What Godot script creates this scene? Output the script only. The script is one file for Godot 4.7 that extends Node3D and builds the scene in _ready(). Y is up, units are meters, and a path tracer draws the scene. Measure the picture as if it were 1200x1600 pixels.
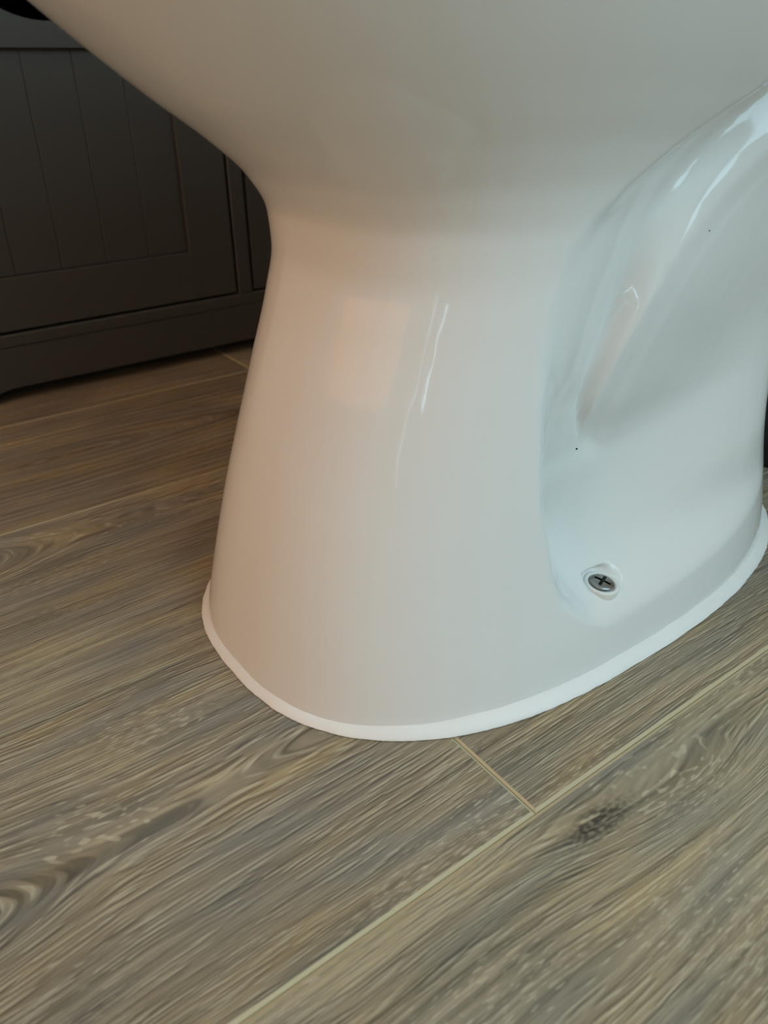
extends Node3D
# Base of a white toilet pan on grey-brown wood-look planks, dark grey cabinet behind.

const AXIS_Z := -0.285          # the toilet's plane of symmetry
const XM := 0.2915              # widest station of the foot along x
const PLANK_W := 0.178
const SCREW := Vector3(.2729, .0392, -.1908)

var M := {}
var wave := FastNoiseLite.new()

# ------------------------------------------------------------------ helpers
func tag(o: Node, label: String, category: String, group := "", kind := "") -> void:
	if label != "": o.set_meta("label", label)
	if category != "": o.set_meta("category", category)
	if group != "": o.set_meta("group", group)
	if kind != "": o.set_meta("kind", kind)

func base(called: String, at := Vector3.ZERO) -> Node3D:
	var o := Node3D.new()
	o.name = called
	add_child(o, true)
	o.position = at
	return o

func put(mesh: Mesh, called: String, mat, parent: Node, at := Vector3.ZERO) -> MeshInstance3D:
	var o := MeshInstance3D.new()
	o.name = called
	o.mesh = mesh
	if mat != null: o.material_override = mat
	o.cast_shadow = GeometryInstance3D.SHADOW_CASTING_SETTING_ON
	parent.add_child(o, true)
	o.position = at
	return o

func plain(c: Color, rough: float, metal := 0.0, spec := 0.5) -> StandardMaterial3D:
	var m := StandardMaterial3D.new()
	m.albedo_color = c
	m.roughness = rough
	m.metallic = metal
	m.metallic_specular = spec
	return m

func glow(c: Color, e: float) -> StandardMaterial3D:
	var m := plain(Color(0.8, 0.8, 0.8), 0.5)
	m.emission_enabled = true
	m.emission = c
	m.emission_energy_multiplier = e
	return m

func quad(st: SurfaceTool, a: Vector3, b: Vector3, c: Vector3, d: Vector3) -> void:
	for p in [a, b, c, a, c, d]: st.add_vertex(p)

# box with chamfered edges, in its own coordinates around its centre
func cham_box(s: Vector3, ch: float) -> ArrayMesh:
	var st := SurfaceTool.new()
	st.begin(Mesh.PRIMITIVE_TRIANGLES)
	st.set_smooth_group(-1)
	var h := s * 0.5
	ch = minf(ch, minf(h.x, minf(h.y, h.z)) * 0.9)
	var pts := PackedVector3Array()
	for sx in [-1.0, 1.0]:
		for sy in [-1.0, 1.0]:
			for sz in [-1.0, 1.0]:
				for k in 3:
					var p := Vector3(sx * h.x, sy * h.y, sz * h.z)
					if k != 0: p.x -= sx * ch
					if k != 1: p.y -= sy * ch
					if k != 2: p.z -= sz * ch
					pts.append(p)
	hull(st, pts)
	st.generate_normals()
	return st.commit()

# convex hull of few points (brute force over planes)
func hull(st: SurfaceTool, pts: PackedVector3Array) -> void:
	var seen := {}
	var n := pts.size()
	for i in n:
		for j in range(i + 1, n):
			for k in range(j + 1, n):
				var nn := (pts[j] - pts[i]).cross(pts[k] - pts[i])
				if nn.length() < 1e-12: continue
				nn = nn.normalized()
				var d := nn.dot(pts[i])
				var pos := false
				var neg := false
				for q in n:
					var e := nn.dot(pts[q]) - d
					if e > 1e-7: pos = true
					elif e < -1e-7: neg = true
					if pos and neg: break
				if pos and neg: continue
				if pos:
					nn = -nn
					d = -d
				var key := "%d_%d_%d_%d" % [roundi(nn.x * 1000), roundi(nn.y * 1000), roundi(nn.z * 1000), roundi(d * 100000)]
				if seen.has(key): continue
				seen[key] = true
				var on := []
				var c := Vector3.ZERO
				for q in n:
					if absf(nn.dot(pts[q]) - d) < 1e-6:
						on.append(pts[q])
						c += pts[q]
				c /= on.size()
				var ax: Vector3 = (on[0] - c).normalized()
				var ay := nn.cross(ax)
				on.sort_custom(func(p, r): return atan2((p - c).dot(ay), (p - c).dot(ax)) < atan2((r - c).dot(ay), (r - c).dot(ax)))
				for q in range(1, on.size() - 1):
					st.add_vertex(on[0]); st.add_vertex(on[q + 1]); st.add_vertex(on[q])

func bx(called: String, lo: Vector3, hi: Vector3, mat, parent: Node, ch := 0.001) -> MeshInstance3D:
	return put(cham_box(hi - lo, ch), called, mat, parent, (lo + hi) * 0.5 - (parent as Node3D).position if parent != self else (lo + hi) * 0.5)

# grid of points -> smooth mesh; rows wrap round when closed
func grid_mesh(rows: Array, closed: bool, flip := false) -> ArrayMesh:
	var nr := rows.size()
	var nc: int = rows[0].size()
	var verts := PackedVector3Array()
	for r in rows: verts.append_array(r)
	var norms := PackedVector3Array()
	norms.resize(nr * nc)
	for i in nr:
		var i0 := maxi(i - 1, 0)
		var i1 := mini(i + 1, nr - 1)
		for j in nc:
			var j0 := (j - 1 + nc) % nc if closed else maxi(j - 1, 0)
			var j1 := (j + 1) % nc if closed else mini(j + 1, nc - 1)
			var a := verts[i * nc + j1] - verts[i * nc + j0]
			var b := verts[i1 * nc + j] - verts[i0 * nc + j]
			var q := a.cross(b)
			if q.length() < 1e-14: q = Vector3.UP
			q = q.normalized()
			norms[i * nc + j] = -q if flip else q
	var idx := PackedInt32Array()
	var last := nc if closed else nc - 1
	for i in nr - 1:
		for j in last:
			var a := i * nc + j
			var b := i * nc + (j + 1) % nc
			var c := (i + 1) * nc + (j + 1) % nc
			var d := (i + 1) * nc + j
			if flip: idx.append_array([a, b, c, a, c, d])
			else: idx.append_array([a, c, b, a, d, c])
	var arr := []
	arr.resize(Mesh.ARRAY_MAX)
	arr[Mesh.ARRAY_VERTEX] = verts
	arr[Mesh.ARRAY_NORMAL] = norms
	arr[Mesh.ARRAY_INDEX] = idx
	var m := ArrayMesh.new()
	m.add_surface_from_arrays(Mesh.PRIMITIVE_TRIANGLES, arr)
	return m

func lathe(prof: PackedVector2Array, seg := 48) -> ArrayMesh:      # (radius, height), from bottom outside to top
	var rows := []
	for p in prof:
		var r := PackedVector3Array()
		for k in seg:
			var a := TAU * k / seg
			r.append(Vector3(cos(a) * p.x, p.y, -sin(a) * p.x))
		rows.append(r)
	return grid_mesh(rows, true)

# monotone cubic through a table
func curve(xk: Array, yk: Array, x: float) -> float:
	var n := xk.size()
	if x <= xk[0]: return yk[0]
	if x >= xk[n - 1]: return yk[n - 1]
	var i := 0
	while i < n - 2 and x > xk[i + 1]: i += 1
	var h: float = xk[i + 1] - xk[i]
	var t: float = (x - xk[i]) / h
	var m0 := _slope(xk, yk, i)
	var m1 := _slope(xk, yk, i + 1)
	return (2*t*t*t - 3*t*t + 1) * yk[i] + (t*t*t - 2*t*t + t) * h * m0 + (-2*t*t*t + 3*t*t) * yk[i + 1] + (t*t*t - t*t) * h * m1

func _slope(xk: Array, yk: Array, i: int) -> float:
	var n := xk.size()
	if i == 0: return (yk[1] - yk[0]) / (xk[1] - xk[0])
	if i == n - 1: return (yk[n - 1] - yk[n - 2]) / (xk[n - 1] - xk[n - 2])
	var h0: float = xk[i] - xk[i - 1]
	var h1: float = xk[i + 1] - xk[i]
	var d0: float = (yk[i] - yk[i - 1]) / h0
	var d1: float = (yk[i + 1] - yk[i]) / h1
	if d0 * d1 <= 0.0: return 0.0
	var w1 := 2 * h1 + h0
	var w2 := h1 + 2 * h0
	return (w1 + w2) / (w1 / d0 + w2 / d1)

func smin(a: float, b: float, k: float) -> float:
	var h := maxf(k - absf(a - b), 0.0) / k
	return minf(a, b) - h * h * k * 0.25

func smax(a: float, b: float, k: float) -> float:
	return -smin(-a, -b, k)

func ramp(t: float, k: float) -> float:      # 0 below zero, t above, rounded at the bend
	return 0.5 * (t + sqrt(t * t + k * k))

# ------------------------------------------------------------------ toilet pan
const YK := [0.0, .02, .05, .08, .11, .14, .17, .19, .205, .22, .235, .25, .27, .30, .34, .40]
const BK := [.1135, .110, .104, .099, .095, .092, .09, .0895, .0905, .094, .101, .111, .125, .143, .160, .172]
const XF := [0.1168, 0.1208, 0.1271, 0.1346, 0.1438, 0.1537, 0.164, 0.1688, 0.1677, 0.1592, 0.1424, 0.1215, 0.096, 0.0608, 0.0134, -0.0577]

func back_len(y: float) -> float: return curve([0.0, .04, .09, .15, .20, .25, .32, .40], [.205, .198, .19, .2, .24, .29, .33, .345], y)
func front_n(y: float) -> float: return curve([0.0, .1, .2, .3, .4], [2.6, 2.5, 2.4, 2.2, 2.1], y)
func back_n(y: float) -> float: return curve([0.0, .15, .25, .4], [2.4, 2.4, 2.8, 4.0], y)

# half width of the pan's side at (x, y), with base the plain oval section there
func side(x: float, y: float, w: float, g: Dictionary) -> float:
	if x < 0.17 or y > 0.345: return w
	var cut: float = g.we - g.slope * (x - g.xe)
	var dx: float = x - g.xc
	# behind the trapway's crest: a shallow trough, flaring out again towards the foot
	var yb := 0.113 + 0.46 * (x - 0.318)
	var panel := 0.058 + 0.21 * ramp(y - yb, 0.03) + 0.30 * ramp(yb - y, 0.035)
	var inner := lerpf(g.wv + 0.35 * (g.xv - x), panel, maxf(smoothstep(-0.008, 0.022, dx), 1.0 - smoothstep(0.05, 0.165, y)))
	var hollow: float = smax(cut, inner + 3.2 * ramp(0.0452 - y, 0.010), 0.012)
	hollow += 1.5 * ramp(y - g.top_y, 0.02)
	var a := smin(w, hollow, lerpf(0.042, 0.016, smoothstep(0.035, 0.08, y)))
	var m := lerpf(g.flank, 0.09, smoothstep(-0.004, 0.004, dx))
	var tube: float = g.wc - (sqrt(m * m * dx * dx + 0.000006) - 0.00245)
	tube = smin(tube, w, 0.01)
	var res := smax(a, tube, lerpf(0.004, 0.014, smoothstep(0.004, 0.02, dx)))
	# round-backed seat cut into the ledge for the fixing screw
	var px := (x - SCREW.x) / 0.0092
	if absf(px) < 1.0 and y < 0.06:
		res -= 0.0088 * sqrt(1.0 - px * px) * smoothstep(SCREW.y - 0.0022, SCREW.y - 0.0002, y) * (1.0 - smoothstep(SCREW.y + 0.0015, SCREW.y + 0.0060, y))
	return maxf(0.0, res)

func row_params(y: float) -> Dictionary:
	var yk := [0.0, .09, .105, .124, .145, .16, .175, .19, .2045, .226, .24, .256, .30, .36]
	return {
		"xe": curve([0.0, .02, .035, .05, .07, .1, .17, .2, .23, .256, .29, .34], [.31, .285, .260, .243, .234, .229, .229, .238, .266, .305, .40, .55], y),
		"we": curve([0.0, .06, .1, .15, .2, .23, .256, .29], [.105, .098, .092, .089, .09, .099, .113, .135], y),
		"slope": curve([0.0, .08, .11, .15, .3], [3.0, 2.6, 2.1, 1.8, 1.3], y),
		"top_y": 0.33,
		"xc": curve(yk, [.276, .275, .274, .273, .2777, .2832, .2904, .2998, .3135, .337, .355, .380, .45, .55], y),
		"wc": curve(yk, [.020, .054, .065, .0745, .0795, .0825, .0855, .0885, .091, .095, .099, .103, .112, .12], y),
		"xv": curve(yk, [.276, .274, .2725, .2706, .271, .2745, .2783, .2815, .2855, .2996, .313, .3335, .405, .5], y),
		"wv": curve(yk, [.085, .074, .067, .0655, .069, .070, .071, .073, .075, .079, .084, .089, .10, .12], y),
		"flank": curve(yk, [2.2, 2.2, 2.2, 2.2, 1.6, 1.6, 1.25, .88, .6, .47, .4, .32, .3, .2], y),
	}

func section(y: float, n: int, shrink := 0.0) -> PackedVector3Array:
	var b := curve(YK, BK, y) - shrink
	var a := XM - curve(YK, XF, y) - shrink
	var c := back_len(y) - shrink
	var nf := front_n(y)
	var nb := back_n(y)
	var g := row_params(y)
	var half := PackedVector3Array()
	for j in n + 1:
		var th := PI * j / n
		var ct := cos(th)
		var sn := maxf(sin(th), 0.0)
		if j == n: sn = 0.0
		var x: float
		var w: float
		if ct >= 0.0:
			x = XM - a * pow(ct, 2.0 / nf)
			w = b * pow(sn, 2.0 / nf)
		else:
			x = XM + c * pow(-ct, 2.0 / nb)
			w = b * pow(sn, 2.0 / nb)
		if shrink == 0.0 and sn > 0.0:
			w = side(x, y, w, g)
			w += 0.00016 * wave.get_noise_2d(th * 9.0, y * 26.0) * sn
		half.append(Vector3(x, y, w))
	var out := PackedVector3Array()
	for j in n + 1: out.append(Vector3(half[j].x, y, AXIS_Z + half[j].z))
	for j in range(n - 1, 0, -1): out.append(Vector3(half[j].x, y, AXIS_Z - half[j].z))
	return out

func build_toilet() -> Node3D:
	var t := base("toilet_pan")
	tag(t, "white glazed ceramic toilet pan with curved trapway and oval foot", "toilet")
	var rows := []
	var ys := []
	var y := 0.0
	while y < 0.3975:
		ys.append(y)
		if y < 0.018: y += 0.002
		elif y < 0.05: y += 0.0005
		elif y < 0.26: y += 0.0016
		else: y += 0.004
	ys.append(0.398)
	for v in ys: rows.append(section(v, 330))
	# rolled rim, then the inside of the bowl
	for k in [[.398, .4005, .0015], [.398, .402, .005], [.398, .402, .03], [.398, .399, .036], [.39, .385, .038], [.35, .345, .03], [.31, .305, .03], [.285, .28, .034], [.27, .268, .045], [.26, .262, .07]]:
		var s := section(k[0], 330, k[2])
		var r := PackedVector3Array()
		for p in s: r.append(Vector3(minf(p.x, .50), k[1], p.z))
		rows.append(r)
	var fin := PackedVector3Array()
	for p in rows[-1]: fin.append(Vector3(0.30, 0.26, AXIS_Z))
	rows.append(fin)
	put(grid_mesh(rows, true), "pan_body", M.porcelain, t)
	# outlet spigot at the back
	var sp := lathe(PackedVector2Array([Vector2(.042, 0), Vector2(.042, .064), Vector2(.045, .067), Vector2(.045, .070), Vector2(.04, .072), Vector2(.0, .072)]), 32)
	var so := put(sp, "outlet_spigot", M.porcelain, t, Vector3(.44, .172, AXIS_Z))
	so.rotation_degrees.z = -90
	build_connector(t)
	build_sealant(t)
	# small dark specks in the glaze
	for q in [[.2715, .1025], [.318, .1985]]:
		var gp := row_params(q[1])
		var b := curve(YK, BK, q[1])
		var w := b * pow(maxf(1.0 - pow(absf(XM - q[0]) / (XM - curve(YK, XF, q[1])), front_n(q[1])), 0.0), 1.0 / front_n(q[1]))
		var zz := AXIS_Z + side(q[0], q[1], w, gp)
		put(lathe(PackedVector2Array([Vector2(.0, -.0004), Vector2(.0007, -.0002), Vector2(.0007, .0001), Vector2(.0004, .0003), Vector2(0, .0004)]), 10), "glaze_speck", M.speck, t, Vector3(q[0], q[1], zz))
	return t

func build_sealant(t: Node3D) -> void:
	var n := 330
	var noise := FastNoiseLite.new()
	noise.seed = 5
	noise.frequency = 1.0
	var foot := section(0.0, n)
	var foot_up := section(0.008, n)
	var cnt := foot.size()
	var rows := []
	var prof := [[.0, .0], [.42, .03], [.72, .12], [.92, .34], [1.0, .62], [.9, .86], [.6, .98], [.2, 1.0], [-.1, .98]]
	for pr in prof:
		var r := PackedVector3Array()
		for j in cnt:
			var p0 := foot[j]
			var a := foot[(j - 3 + cnt) % cnt]
			var c := foot[(j + 3) % cnt]
			var tn := (c - a).normalized()
			var nr := Vector3(-tn.z, 0, tn.x)
			if nr.dot(p0 - Vector3(XM, 0, AXIS_Z)) < 0: nr = -nr
			var thick := smoothstep(0.118, 0.20, p0.x)
			var out_w := lerpf(0.0030, 0.0051, thick) + 0.0004 * noise.get_noise_2d(p0.x * 55.0, p0.z * 55.0) + 0.00025 * noise.get_noise_2d(p0.x * 420.0, p0.z * 420.0)
			var hi := lerpf(0.0048, 0.0064, thick) + 0.0005 * noise.get_noise_2d(p0.x * 40.0 + 9.0, p0.z * 40.0)
			var inner := p0.lerp(foot_up[j], pr[1])
			# bead: wide at the floor, leaning in to the ceramic
			var reach: float = lerpf(1.0, 0.0, pow(pr[1], 2.2)) * out_w
			var w: float = reach + (0.0 if pr[1] < 0.97 else -0.0006)
			if pr[1] == 0.0: w = -0.002
			elif pr[1] < 0.1: w = out_w * 0.96
			r.append(Vector3(inner.x + nr.x * w, pr[1] * hi + 0.0001, inner.z + nr.z * w))
		rows.append(r)
	var o := put(grid_mesh(rows, true), "sealant_bead", M.sealant, t)
	tag(o, "white silicone sealant bead round the foot", "")

func build_screw() -> void:
	var at := SCREW
	var t := base("fixing_screw", at)
	tag(t, "small cross-head metal screw in white cup fixing toilet foot to floor", "screw")
	# white plastic cup round the head
	put(lathe(PackedVector2Array([Vector2(.0090, -.005), Vector2(.0090, -.0012), Vector2(.0086, -.0003), Vector2(.0078, .0), Vector2(.0070, -.0004), Vector2(.0063, -.0012), Vector2(.0060, -.003)]), 40), "cup_washer", M.white_plastic, t)
	t.rotation_degrees = Vector3(9, 0, -3)
	var head := CSGCombiner3D.new()
	head.name = "head"
	t.add_child(head, true)
	var disc := CSGMesh3D.new()
	disc.mesh = lathe(PackedVector2Array([Vector2(.0, -.004), Vector2(.003, -.004), Vector2(.0060, -.0006), Vector2(.0061, .0), Vector2(.0057, .00045), Vector2(.0040, .0009), Vector2(.002, .0011), Vector2(.0, .00115)]), 40)
	disc.material = M.steel
	head.add_child(disc)
	for k in 2:
		var c := CSGPolygon3D.new()
		c.operation = CSGShape3D.OPERATION_SUBTRACTION
		c.polygon = PackedVector2Array([Vector2(-.0045, .002), Vector2(-.0042, .0006), Vector2(-.0015, -.0008), Vector2(.0015, -.0008), Vector2(.0042, .0006), Vector2(.0045, .002)])
		c.depth = 0.0016
		c.material = M.steel_slot_shade  # darker copy of the steel, shade of the slot put in its colour
		head.add_child(c)
		c.rotation_degrees.y = 20.0 + 90.0 * k
		c.position = c.basis * Vector3(0, 0, .0008)

const PIPE := Vector3(.578, 0, -.278)

func build_waste_pipe() -> void:
	var t := base("waste_pipe", PIPE)
	tag(t, "black plastic waste pipe standing on the floor behind the toilet", "pipe")
	put(lathe(PackedVector2Array([Vector2(0, .0005), Vector2(.055, .0005), Vector2(.0555, .002), Vector2(.0545, .03), Vector2(.0545, .10), Vector2(.0, .10)])), "pipe_barrel", M.black_plastic, t)
	put(lathe(PackedVector2Array([Vector2(.0545, .092), Vector2(.058, .094), Vector2(.058, .120), Vector2(.056, .1225), Vector2(.0, .1225)])), "pipe_collar", M.black_plastic, t)

# black elbow plugged on the pan's outlet, leading down into the pipe
func build_connector(t: Node3D) -> void:
	var e := Node3D.new()
	e.name = "waste_connector"
	t.add_child(e, true)
	e.position = PIPE
	put(lathe(PackedVector2Array([Vector2(.0, .1235), Vector2(.053, .1235), Vector2(.053, .172), Vector2(.050, .192), Vector2(.038, .206), Vector2(.02, .213), Vector2(.0, .215)])), "elbow", M.black_plastic, e)
	var sl := put(lathe(PackedVector2Array([Vector2(.0, -.064), Vector2(.048, -.064), Vector2(.049, -.062), Vector2(.049, -.045), Vector2(.047, -.043), Vector2(.047, 0), Vector2(.0, 0)])), "sleeve", M.black_plastic, e, Vector3(0, .172, AXIS_Z - PIPE.z))
	sl.rotation_degrees.z = -90

# ------------------------------------------------------------------ floor
func wood_bytes(p: Dictionary, W: int, H: int) -> PackedByteArray:
	var n := FastNoiseLite.new()
	n.seed = p.seed
	n.noise_type = FastNoiseLite.TYPE_SIMPLEX_SMOOTH
	n.fractal_type = FastNoiseLite.FRACTAL_NONE
	n.frequency = 1.0
	var out := PackedByteArray()
	out.resize(W * H * 3)
	var L := 0.61
	var base_c := Vector3(p.base[0], p.base[1], p.base[2])
	var lime_c := Vector3(0.82, 0.78, 0.68)
	var d0: float = p.d0
	var lean: float = p.lean
	var u0: float = p.u0
	var vc: float = p.vc
	var ring: float = p.ring
	var ringc: float = p.ringc
	var thr: float = p.tick
	var lime: float = p.lime
	var edg: float = p.edge
	var wavy: float = p.wavy
	var knots: Array = p.knots
	var saps: Array = p.sap
	var o := 0
	for j in H:
		var v := PLANK_W * (j + 0.5) / H
		for i in W:
			var u := L * (i + 0.5) / W
			# growth rings: straight grain, closing to pointed arches before u0
			var lo := n.get_noise_2d(u * 3.2, v * 15.0)
			var lo2 := n.get_noise_2d(u * 13.0 + 40.0, v * 42.0)
			var d: float = d0 - lean * ramp((u0 - u) * signf(lean), 0.02) * signf(lean)
			var dv: float = v - vc
			var rho := sqrt(dv * dv + d * d + 0.00002) + wavy * (0.0036 * lo + 0.0007 * lo2)
			var dark := 0.0
			for k in knots:
				var ku: float = (u - k[0]) / k[2]
				var kv: float = (v - k[1]) / k[3]
				var q := ku * ku + kv * kv
				if q < 9.0:
					rho += k[4] * exp(-q)
					if k[5] > 0.0: dark += k[5] * exp(-q * 5.0) * (0.75 + 0.7 * n.get_noise_2d(u * 260.0, v * 480.0))
			var ph: float = rho / ring
			var fr: float = ph - floorf(ph)
			var band: float = fr * fr * (1.0 - smoothstep(0.86, 1.0, fr))
			var fib := n.get_noise_2d(u * 13.0 + 11.0, rho * 900.0)
			var fine := n.get_noise_2d(u * 60.0 + 91.0, rho * 2300.0 + v * 300.0)
			var broad := n.get_noise_2d(u * 5.0 + 60.0, rho * 190.0)
			var dens := n.get_noise_2d(u * 7.0 + 5.0, v * 46.0 + 31.0)
			var pore := n.get_noise_2d(u * 30.0 + 300.0, rho * 1000.0 + v * 60.0)
			var short := n.get_noise_2d(u * 120.0 + 200.0, rho * 900.0 + v * 120.0)
			var mixs := smoothstep(-0.1, 0.45, n.get_noise_2d(u * 6.0 + 15.0, v * 22.0 + 3.0) + p.short)
			var pp := lerpf(pore, short, mixs)
			var tick := smoothstep(0.30 - 0.2 * dens + thr, 0.54 - 0.17 * dens + thr, pp) * (0.8 + 0.5 * fine)
			var emboss_shade := smoothstep(0.22 - 0.2 * dens + thr, 0.55 - 0.17 * dens + thr, n.get_noise_2d(u * 30.0 + 300.0, (rho - 0.00075) * 1000.0 + v * 60.0)) * (1.0 - mixs * 0.6)  # printed dark line by each tick, painting in the groove's relief shade
			var edge: float = smoothstep(0.88, 0.97, fr) * edg * maxf(0.0, 0.25 + 1.1 * n.get_noise_2d(u * 16.0, v * 55.0 + 55.0))
			var tone: float = 1.0 + 0.06 * lo + 0.05 * lo2 + 0.085 * fib + 0.05 * fine + 0.11 * broad - ringc * band - 0.20 * emboss_shade
			tone *= 1.0 - clampf(dark, 0.0, 0.5)
			var yel := 0.05 * lo2 + 0.06 * dens
			var c := base_c * tone
			c.x *= 1.0 + yel * 0.5
			c.z *= 1.0 - yel
			for q in saps:
				var e: float = (v - q[0] + 0.006 * lo) / q[1]
				c = c.lerp(Vector3(0.68, 0.625, 0.515) * tone, q[2] * exp(-e * e) * clampf(0.75 + dens, 0.0, 1.0))
			c = c.lerp(lime_c, clampf(tick * (lime - 0.08) + edge, 0.0, 0.85))
			out[o] = clampi(int(c.x * 255.0), 0, 255)
			out[o + 1] = clampi(int(c.y * 255.0), 0, 255)
			out[o + 2] = clampi(int(c.z * 255.0), 0, 255)
			o += 3
	return out

var wood_par := []
var wood_out := []

func _wood_task(i: int) -> void:
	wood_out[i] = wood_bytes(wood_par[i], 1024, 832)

func build_floor() -> void:
	# u runs along the plank from u-start, v across it from its far edge
	wood_par = [
		{"seed": 11, "base": [.605, .562, .475], "d0": .03, "lean": .0, "u0": .1, "vc": .16, "ring": .0066, "ringc": .13, "tick": .0, "lime": .62, "edge": .45, "wavy": 1.0, "short": .12, "sap": [[.006, .012, .7], [.06, .016, .5]], "knots": [[.190, .018, .034, .011, .004, .62], [.235, .030, .055, .015, .011, 0.0]]},
		{"seed": 23, "base": [.585, .537, .455], "d0": .030, "lean": .16, "u0": .27, "vc": .09, "ring": .0062, "ringc": .12, "tick": -.06, "lime": .70, "edge": .40, "wavy": .8, "short": -.3, "sap": [[.045, .012, .4]], "knots": []},
		{"seed": 31, "base": [.575, .527, .443], "d0": .09, "lean": .0, "u0": .2, "vc": -.02, "ring": .0046, "ringc": .12, "tick": -.08, "lime": .66, "edge": .12, "wavy": .5, "short": -.35, "sap": [], "knots": []},
		{"seed": 47, "base": [.60, .55, .465], "d0": .03, "lean": .2, "u0": .17, "vc": .026, "ring": .0066, "ringc": .13, "tick": .06, "lime": .5, "edge": .45, "wavy": .8, "short": -.15, "sap": [[.16, .03, .75]], "knots": []},
		{"seed": 53, "base": [.575, .52, .435], "d0": .02, "lean": .12, "u0": .26, "vc": .085, "ring": .0072, "ringc": .15, "tick": .1, "lime": .45, "edge": .8, "wavy": 1.2, "short": -.2, "sap": [], "knots": []},
		{"seed": 61, "base": [.57, .51, .425], "d0": .06, "lean": .0, "u0": .1, "vc": .02, "ring": .0056, "ringc": .12, "tick": .08, "lime": .5, "edge": .2, "wavy": 1.0, "short": -.2, "sap": [], "knots": []},
	]
	wood_out.resize(wood_par.size())
	var id := WorkerThreadPool.add_group_task(_wood_task, wood_par.size())
	WorkerThreadPool.wait_for_group_task_completion(id)
	var mats := []
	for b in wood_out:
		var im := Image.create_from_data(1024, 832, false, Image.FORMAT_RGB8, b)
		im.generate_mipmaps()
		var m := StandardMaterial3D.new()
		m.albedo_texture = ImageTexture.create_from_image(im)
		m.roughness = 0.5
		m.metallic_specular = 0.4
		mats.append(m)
	var fl := base("floor")
	tag(fl, "", "", "", "structure")
	bx("subfloor", Vector3(-1.6, -.12, -1.18), Vector3(.80, -.0042, 1.30), M.subfloor, fl, 0.0)
	# rows of planks: far edge z, joints along x, wood of each plank, start of its grain
	var zs := -0.668 - PLANK_W * 3
	var rng := RandomNumberGenerator.new()
	rng.seed = 4
	for r in 13:
		var z0: float = [-1.202, -1.024, -.846, -.668, -.4892, -.3075, -.1345][r] if r < 7 else -.1345 + PLANK_W * (r - 6)
		var z1: float = [-1.024, -.846, -.668, -.4892, -.3075, -.1345][r] if r < 6 else -.1345 + PLANK_W * (r - 5)
		if z0 > 1.2: continue
		var joints := [-1.5, -1.5 + 0.3 + 0.8 * rng.randf(), 0.70]
		var kinds := [rng.randi() % 6, rng.randi() % 6]
		var starts := [0.0, 0.0]
		match r:
			2: joints = [-1.5, -.89, .330, .70]; kinds = [1, 5, 3]; starts = [0, -.28, .33]
			3: joints = [-1.5, -.55, .67, .70]; kinds = [2, 4, 0]; starts = [0, 0, 0]
			4: joints = [-1.5, -.92, .30, .70]; kinds = [5, 3, 1]; starts = [0, -.1, .3]
			5: joints = [-1.5, -1.045, .1735, .70]; kinds = [3, 1, 2]; starts = [0, -.25, .1735]
			6: joints = [-1.5, -.60, .62, .70]; kinds = [4, 0, 1]; starts = [0, 0, 0]
		for k in joints.size() - 1:
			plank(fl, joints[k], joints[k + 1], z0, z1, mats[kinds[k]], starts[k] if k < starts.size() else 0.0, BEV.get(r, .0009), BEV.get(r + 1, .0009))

const BEV := {3: .0007, 4: .0006, 5: .00015, 6: .0015}     # bevel at the far edge of each row

func plank(fl: Node3D, x0: float, x1: float, z0: float, z1: float, mat: Material, ustart: float, bz0: float, bz1: float) -> void:
	var g := 0.00018
	var b := 0.0012
	var dep := 0.0006
	x0 += g; x1 -= g; z0 += g; z1 -= g
	var am: ArrayMesh
	var st := SurfaceTool.new()
	st.begin(Mesh.PRIMITIVE_TRIANGLES)
	var top := [Vector3(x0 + b, 0, z0 + bz0), Vector3(x1 - b, 0, z0 + bz0), Vector3(x1 - b, 0, z1 - bz1), Vector3(x0 + b, 0, z1 - bz1)]
	st.set_normal(Vector3.UP)
	for q in [0, 1, 2, 0, 2, 3]:
		var p: Vector3 = top[q]
		st.set_uv(Vector2((p.x - ustart) / 0.61, clampf((p.z - z0) / (z1 - z0), 0.003, 0.997)))
		st.add_vertex(p)
	st.set_material(mat)
	am = st.commit()
	st = SurfaceTool.new()
	st.begin(Mesh.PRIMITIVE_TRIANGLES)
	st.set_smooth_group(-1)
	var lip := [Vector3(x0, -dep, z0), Vector3(x1, -dep, z0), Vector3(x1, -dep, z1), Vector3(x0, -dep, z1)]
	for k in 4:
		var e := (k + 1) % 4
		quad(st, top[e], top[k], lip[k], lip[e])
		quad(st, lip[e], lip[k], lip[k] - Vector3(0, .0034, 0), lip[e] - Vector3(0, .0034, 0))
	st.generate_normals()
	st.set_material(M.bevel)
	am = st.commit(am)
	put(am, "plank", null, fl)

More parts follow.
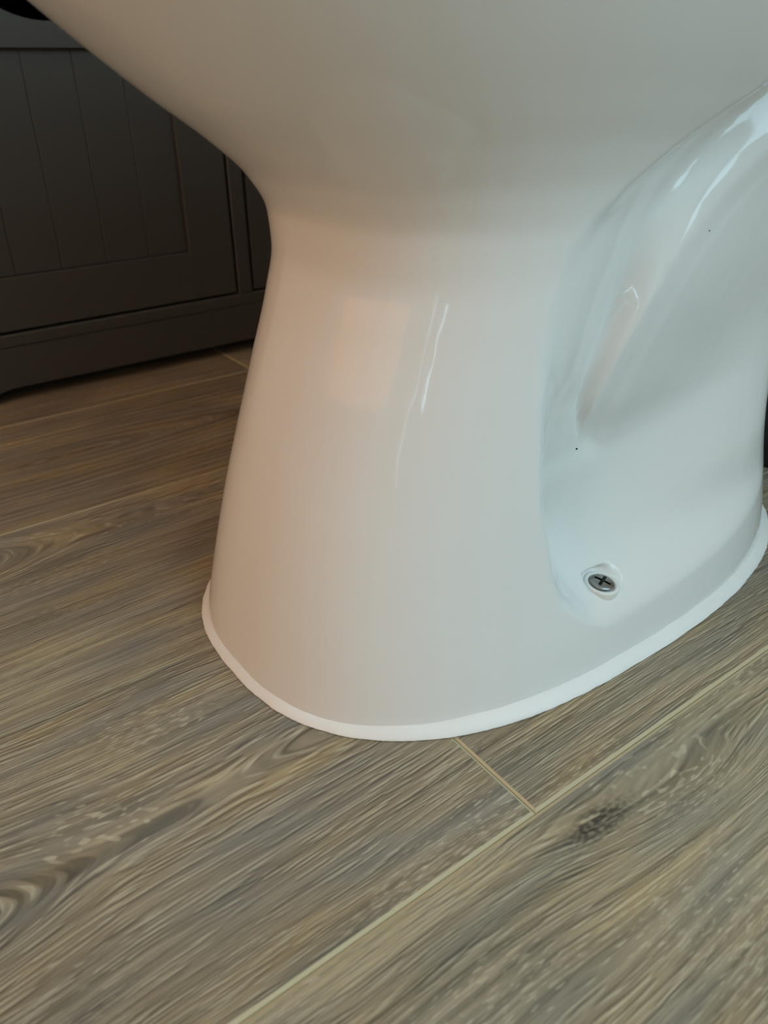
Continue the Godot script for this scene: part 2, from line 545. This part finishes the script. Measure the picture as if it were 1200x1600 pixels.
# ------------------------------------------------------------------ cabinet
func build_cabinet() -> void:
	var zf := -0.722
	var t := base("bathroom_cabinet", Vector3(.36, 0, zf))
	tag(t, "dark grey painted bathroom cabinet with grooved panel doors behind the toilet", "cabinet")
	var P: Material = M.cab
	var zb := zf - .33
	# carcass
	bx("side_panel", Vector3(.050, .012, zb), Vector3(.066, .80, zf - .002), P, t)
	bx("side_panel", Vector3(.652, .012, zb), Vector3(.668, .80, zf - .002), P, t)
	bx("back_panel", Vector3(.066, .012, zb), Vector3(.652, .80, zb + .008), P, t)
	bx("bottom_panel", Vector3(.066, .040, zb + .008), Vector3(.652, .054, zf - .022), P, t)
	bx("divider", Vector3(.352, .054, zb + .008), Vector3(.367, .345, zf - .024), P, t)
	bx("mid_shelf", Vector3(.066, .345, zb + .008), Vector3(.652, .36, zf - .022), P, t)
	bx("cabinet_top", Vector3(.040, .80, zb), Vector3(.678, .822, zf + .012), P, t, .003)
	# face frame
	bx("face_stile", Vector3(.050, .0478, zf - .020), Vector3(.0725, .80, zf), P, t)
	bx("face_stile", Vector3(.3519, .0590, zf - .022), Vector3(.3666, .80, zf), P, t)
	bx("face_stile", Vector3(.646, .0478, zf - .020), Vector3(.668, .80, zf), P, t)
	bx("face_rail", Vector3(.0725, .0478, zf - .020), Vector3(.646, .0590, zf), P, t)
	for s in [[.0725, .3519], [.3666, .646]]:
		bx("face_rail", Vector3(s[0], .328, zf - .020), Vector3(s[1], .352, zf), P, t)
		bx("drawer_front", Vector3(s[0] + .003, .355, zf - .018), Vector3(s[1] - .003, .56, zf - .001), P, t, .002)
		bx("drawer_front", Vector3(s[0] + .003, .564, zf - .018), Vector3(s[1] - .003, .797, zf - .001), P, t, .002)
	# plinth with bracket feet: one board with its lower edge cut away between the feet
	var st := CSGPolygon3D.new()
	st.name = "plinth"
	st.polygon = PackedVector2Array([Vector2(.05, .0478), Vector2(.05, 0.0), Vector2(.098, 0.0), Vector2(.104, .006), Vector2(.112, .0105), Vector2(.124, .0125), Vector2(.594, .0125), Vector2(.606, .0105), Vector2(.614, .006), Vector2(.62, 0), Vector2(.668, 0), Vector2(.668, .0478)])
	st.depth = .018
	st.material = P
	t.add_child(st, true)
	st.position = Vector3(-.36, 0, .0012)
	bx("foot", Vector3(.05, 0, zb), Vector3(.068, .0478, zb + .04), P, t)
	bx("foot", Vector3(.65, 0, zb), Vector3(.668, .0478, zb + .04), P, t)
	cab_door(t, .0755, .3489, zf, [.121, .149, .1882, .2278, .2672, .305])
	cab_door(t, .3696, .643, zf, [.4135, .4504, .4873, .5242, .5611, .598])

func cab_door(t: Node3D, x0: float, x1: float, zf: float, cuts: Array) -> void:
	var d := Node3D.new()
	d.name = "door"
	t.add_child(d, true)
	d.position = Vector3.ZERO
	var y0 := .0618
	var y1 := .325
	var off := -t.position
	var mk := func(called, lo: Vector3, hi: Vector3, ch): return put(cham_box(hi - lo, ch), called, M.cab, d, (lo + hi) * 0.5 + off)
	var pl: float = cuts[0]
	var pr: float = cuts[-1]
	mk.call("stile", Vector3(x0, y0, zf - .019), Vector3(pl, y1, zf - .0005), .0004)
	mk.call("stile", Vector3(pr, y0, zf - .019), Vector3(x1, y1, zf - .0005), .0004)
	mk.call("rail", Vector3(pl, y0, zf - .019), Vector3(pr, .1056, zf - .0005), .0004)
	for k in cuts.size() - 1:
		mk.call("board", Vector3(cuts[k], .1056, zf - .014), Vector3(cuts[k + 1], .272, zf - .0050), .0008)
	# top rail with a scooped finger cut-out
	var poly := PackedVector2Array([Vector2(pl, .272), Vector2(pr, .272), Vector2(pr, y1)])
	var cx := (x0 + x1) * 0.5
	for k in 25:
		var a := lerpf(1.0, -1.0, k / 24.0)
		var ang := asin(0.0615 / 0.074) * a
		poly.append(Vector2(cx + sin(ang) * .074, .3637 - cos(ang) * .074))
	poly.append(Vector2(pl, y1))
	var c := CSGPolygon3D.new()
	c.name = "rail"
	c.polygon = poly
	c.depth = .0185
	c.material = M.cab
	d.add_child(c, true)
	c.position = off + Vector3(0, 0, zf - .0005)

# ------------------------------------------------------------------ room shell
func shell() -> void:
	var xl := -1.5
	var xr := .70
	var zb := -1.08
	var zf := 1.2
	var hh := 2.35
	var w := func(called, lo, hi, m):
		var o := bx(called, lo, hi, m, self, 0.0)
		o.set_meta("kind", "structure")
		return o
	w.call("ceiling", Vector3(xl - .1, hh, zb - .1), Vector3(xr + .1, hh + .1, zf + .1), M.wall)
	w.call("wall_back", Vector3(xl - .1, 0, zb - .1), Vector3(xr + .1, hh, zb), M.wall)
	# front wall with the window opening
	var f := Node3D.new()
	f.name = "wall_front"; add_child(f); f.set_meta("kind", "structure")
	bx("wall_panel", Vector3(xl - .1, 0, zf), Vector3(WX0, hh, zf + .1), M.wall, f, 0)
	bx("wall_panel", Vector3(WXM, 0, zf), Vector3(xr + .1, hh, zf + .1), M.wall, f, 0)
	bx("wall_panel", Vector3(WX0, 0, zf), Vector3(WXM, WY0, zf + .1), M.wall, f, 0)
	bx("wall_panel", Vector3(WX0, WY1, zf), Vector3(WXM, hh, zf + .1), M.wall, f, 0)
	# right wall with its window opening
	var r := Node3D.new()
	r.name = "wall_right"; add_child(r); r.set_meta("kind", "structure")
	bx("wall_panel", Vector3(xr, 0, zb), Vector3(xr + .1, hh, RZ0), M.wall, r, 0)
	bx("wall_panel", Vector3(xr, 0, RZ1), Vector3(xr + .1, hh, zf), M.wall, r, 0)
	bx("wall_panel", Vector3(xr, 0, RZ0), Vector3(xr + .1, RY0, RZ1), M.wall, r, 0)
	bx("wall_panel", Vector3(xr, WY1, RZ0), Vector3(xr + .1, hh, RZ1), M.wall, r, 0)
	w.call("wall_left", Vector3(xl - .1, 0, zb), Vector3(xl, hh, zf), M.warm_wall)

const WX0 := -.15
const WXM := .62
const RY0 := .2
const RZ0 := .48
const RZ1 := 1.10
const WY0 := 1.05
const WY1 := 2.05

func area(at: Vector3, size: Vector2, look: Vector3, c: Color, e: float, called: String) -> void:
	var a := AreaLight3D.new()
	a.name = called
	add_child(a, true)
	a.area_size = size
	a.light_color = c
	a.light_energy = e
	a.area_range = 12.0
	a.shadow_enabled = true
	a.look_at_from_position(at, at + look, Vector3.UP if absf(look.y) < .9 else Vector3.RIGHT)

# glazed frame of width x1 - x0: window_1 stands in the front wall, window_4 in the right wall
func glazed(called: String, x0: float, x1: float, y0: float, y1: float, e: float) -> void:
	var wn := base(called, Vector3.ZERO)
	wn.set_meta("kind", "structure")
	var fr := .04
	bx("frame", Vector3(x0, y1 - fr, .005), Vector3(x1, y1, .05), M.white_paint, wn)
	bx("frame", Vector3(x0, y0, .005), Vector3(x1, y0 + fr, .05), M.white_paint, wn)
	bx("frame", Vector3(x0, y0 + fr, .005), Vector3(x0 + fr, y1 - fr, .05), M.white_paint, wn)
	bx("frame", Vector3(x1 - fr, y0 + fr, .005), Vector3(x1, y1 - fr, .05), M.white_paint, wn)
	bx("frosted_pane", Vector3(x0 + fr, y0 + fr, .025), Vector3(x1 - fr, y1 - fr, .031), M.pane_cool, wn, 0)
	var mid := Vector3((x0 + x1) * .5, (y0 + y1) * .5, .018)
	var look := Vector3(0, 0, -1)
	if called == "unseen_window_4":
		wn.rotation_degrees.y = 90
		wn.position = Vector3(.70, 0, RZ1)
		look = Vector3(-1, 0, 0)
	else:
		wn.position = Vector3(0, 0, 1.2)
	area(wn.transform * mid, Vector2(x1 - x0 - 2 * fr, y1 - y0 - 2 * fr), look, DAY, e, "daylight")

func build_lights() -> void:
	# unseen frosted daylit panes; the right one added for its cool tint
	glazed("unseen_window_1", WX0, WXM, WY0, WY1, DAY_E * 0.9)
	glazed("unseen_window_4", 0.0, .62, RY0, WY1, DAY_E * 1.05)
	# unseen frosted door added in the left wall, its pane glowing warm
	var dr := base("door_1", Vector3(-1.5, 0, 0))
	dr.set_meta("kind", "structure")
	bx("door_frame", Vector3(-1.499, 0, -1.07), Vector3(-1.478, 2.1, -1.0), M.white_paint, dr)
	bx("door_frame", Vector3(-1.499, 0, .60), Vector3(-1.478, 2.1, .66), M.white_paint, dr)
	bx("door_frame", Vector3(-1.499, 2.02, -1.0), Vector3(-1.478, 2.1, .60), M.white_paint, dr)
	bx("door_rail", Vector3(-1.499, .005, -1.0), Vector3(-1.48, .40, .60), M.white_paint, dr)
	bx("frosted_pane", Vector3(-1.4985, .40, -1.0), Vector3(-1.494, 2.02, .60), M.pane_warm, dr, 0)
	area(Vector3(-1.489, 1.21, -.2), Vector2(1.6, 1.62), Vector3(1, 0, 0), WARM, WARM_E, "added_warm_light")
	# slim glowing strips added low down to draw streaks in the glaze
	var n := 2
	for q in [[-1.40, .10, 1.05], [-1.02, .26, .62]]:
		var sw := base("unseen_window_%d" % n, Vector3(q[0], q[1], 1.2))
		n += 1
		sw.set_meta("kind", "structure")
		bx("strip_frame", Vector3(q[0] - .03, q[1] - .02, 1.19), Vector3(q[0] + .03, q[2] + .02, 1.1995), M.white_paint, sw)
		bx("frosted_pane", Vector3(q[0] - .012, q[1], 1.187), Vector3(q[0] + .012, q[2], 1.19), M.pane_strip, sw, 0)
		area(Vector3(q[0], (q[1] + q[2]) * .5, 1.184), Vector2(.024, q[2] - q[1]), Vector3(0, 0, -1), DAY, .05, "added_strip_light")

const DAY := Color(0.75, 0.93, 1.0)
const DAY_E := 1.62
const WARM := Color(1.0, 0.67, 0.36)
const WARM_E := 0.72

# ------------------------------------------------------------------ main
func _ready() -> void:
	var cam := Camera3D.new()
	cam.name = "camera"
	add_child(cam)
	cam.position = Vector3(0, .262, 0)
	cam.rotation_order = EULER_ORDER_YXZ
	cam.rotation_degrees = Vector3(-30.0272, -36.2824, -0.3610)
	cam.fov = 66.47
	cam.near = 0.01
	cam.far = 50
	cam.current = true
	var lens := CameraAttributesPhysical.new()
	lens.frustum_focal_length = 18.31
	lens.frustum_focus_distance = 0.39
	lens.exposure_aperture = 6.5
	cam.attributes = lens
	cam.fov = 66.47
	var we := WorldEnvironment.new()
	we.name = "environment"
	var env := Environment.new()
	env.background_mode = Environment.BG_COLOR
	env.background_color = Color(0.02, 0.02, 0.022)
	env.tonemap_mode = Environment.TONE_MAPPER_LINEAR
	env.tonemap_exposure = 0.775
	env.sdfgi_enabled = true
	env.ssao_enabled = true
	env.ssil_enabled = true
	we.environment = env
	add_child(we)

	wave.seed = 3
	wave.frequency = 1.0
	M.porcelain = plain(Color(.90, .90, .89), .075, 0.0, .45)
	M.sealant = plain(Color(.93, .93, .92), .5)
	M.white_plastic = plain(Color(.9, .9, .88), .35)
	M.speck = plain(Color(.12, .11, .10), .6)
	M.steel = plain(Color(.60, .61, .60), .28, 1.0)
	M.steel_slot_shade = plain(Color(.16, .165, .16), .4, 0.6)
	M.black_plastic = plain(Color(.03, .03, .032), .45)
	M.bevel = plain(Color(.75, .70, .57), .6)
	M.subfloor = plain(Color(.10, .09, .08), .9)
	M.cab = plain(Color(.275, .265, .25), .5)
	M.wall = plain(Color(.80, .80, .78), .8)
	M.warm_wall = plain(Color(.88, .64, .43), .8)
	M.hall_floor = plain(Color(.45, .38, .30), .5)
	M.white_paint = plain(Color(.88, .88, .87), .35)
	M.pane_cool = glow(DAY, 1.0)
	M.pane_strip = glow(DAY, 4.0)
	M.pane_warm = glow(WARM, 1.2)
	build_lights()
	shell()
	build_floor()
	build_toilet()
	build_screw()
	build_waste_pipe()
	build_cabinet()
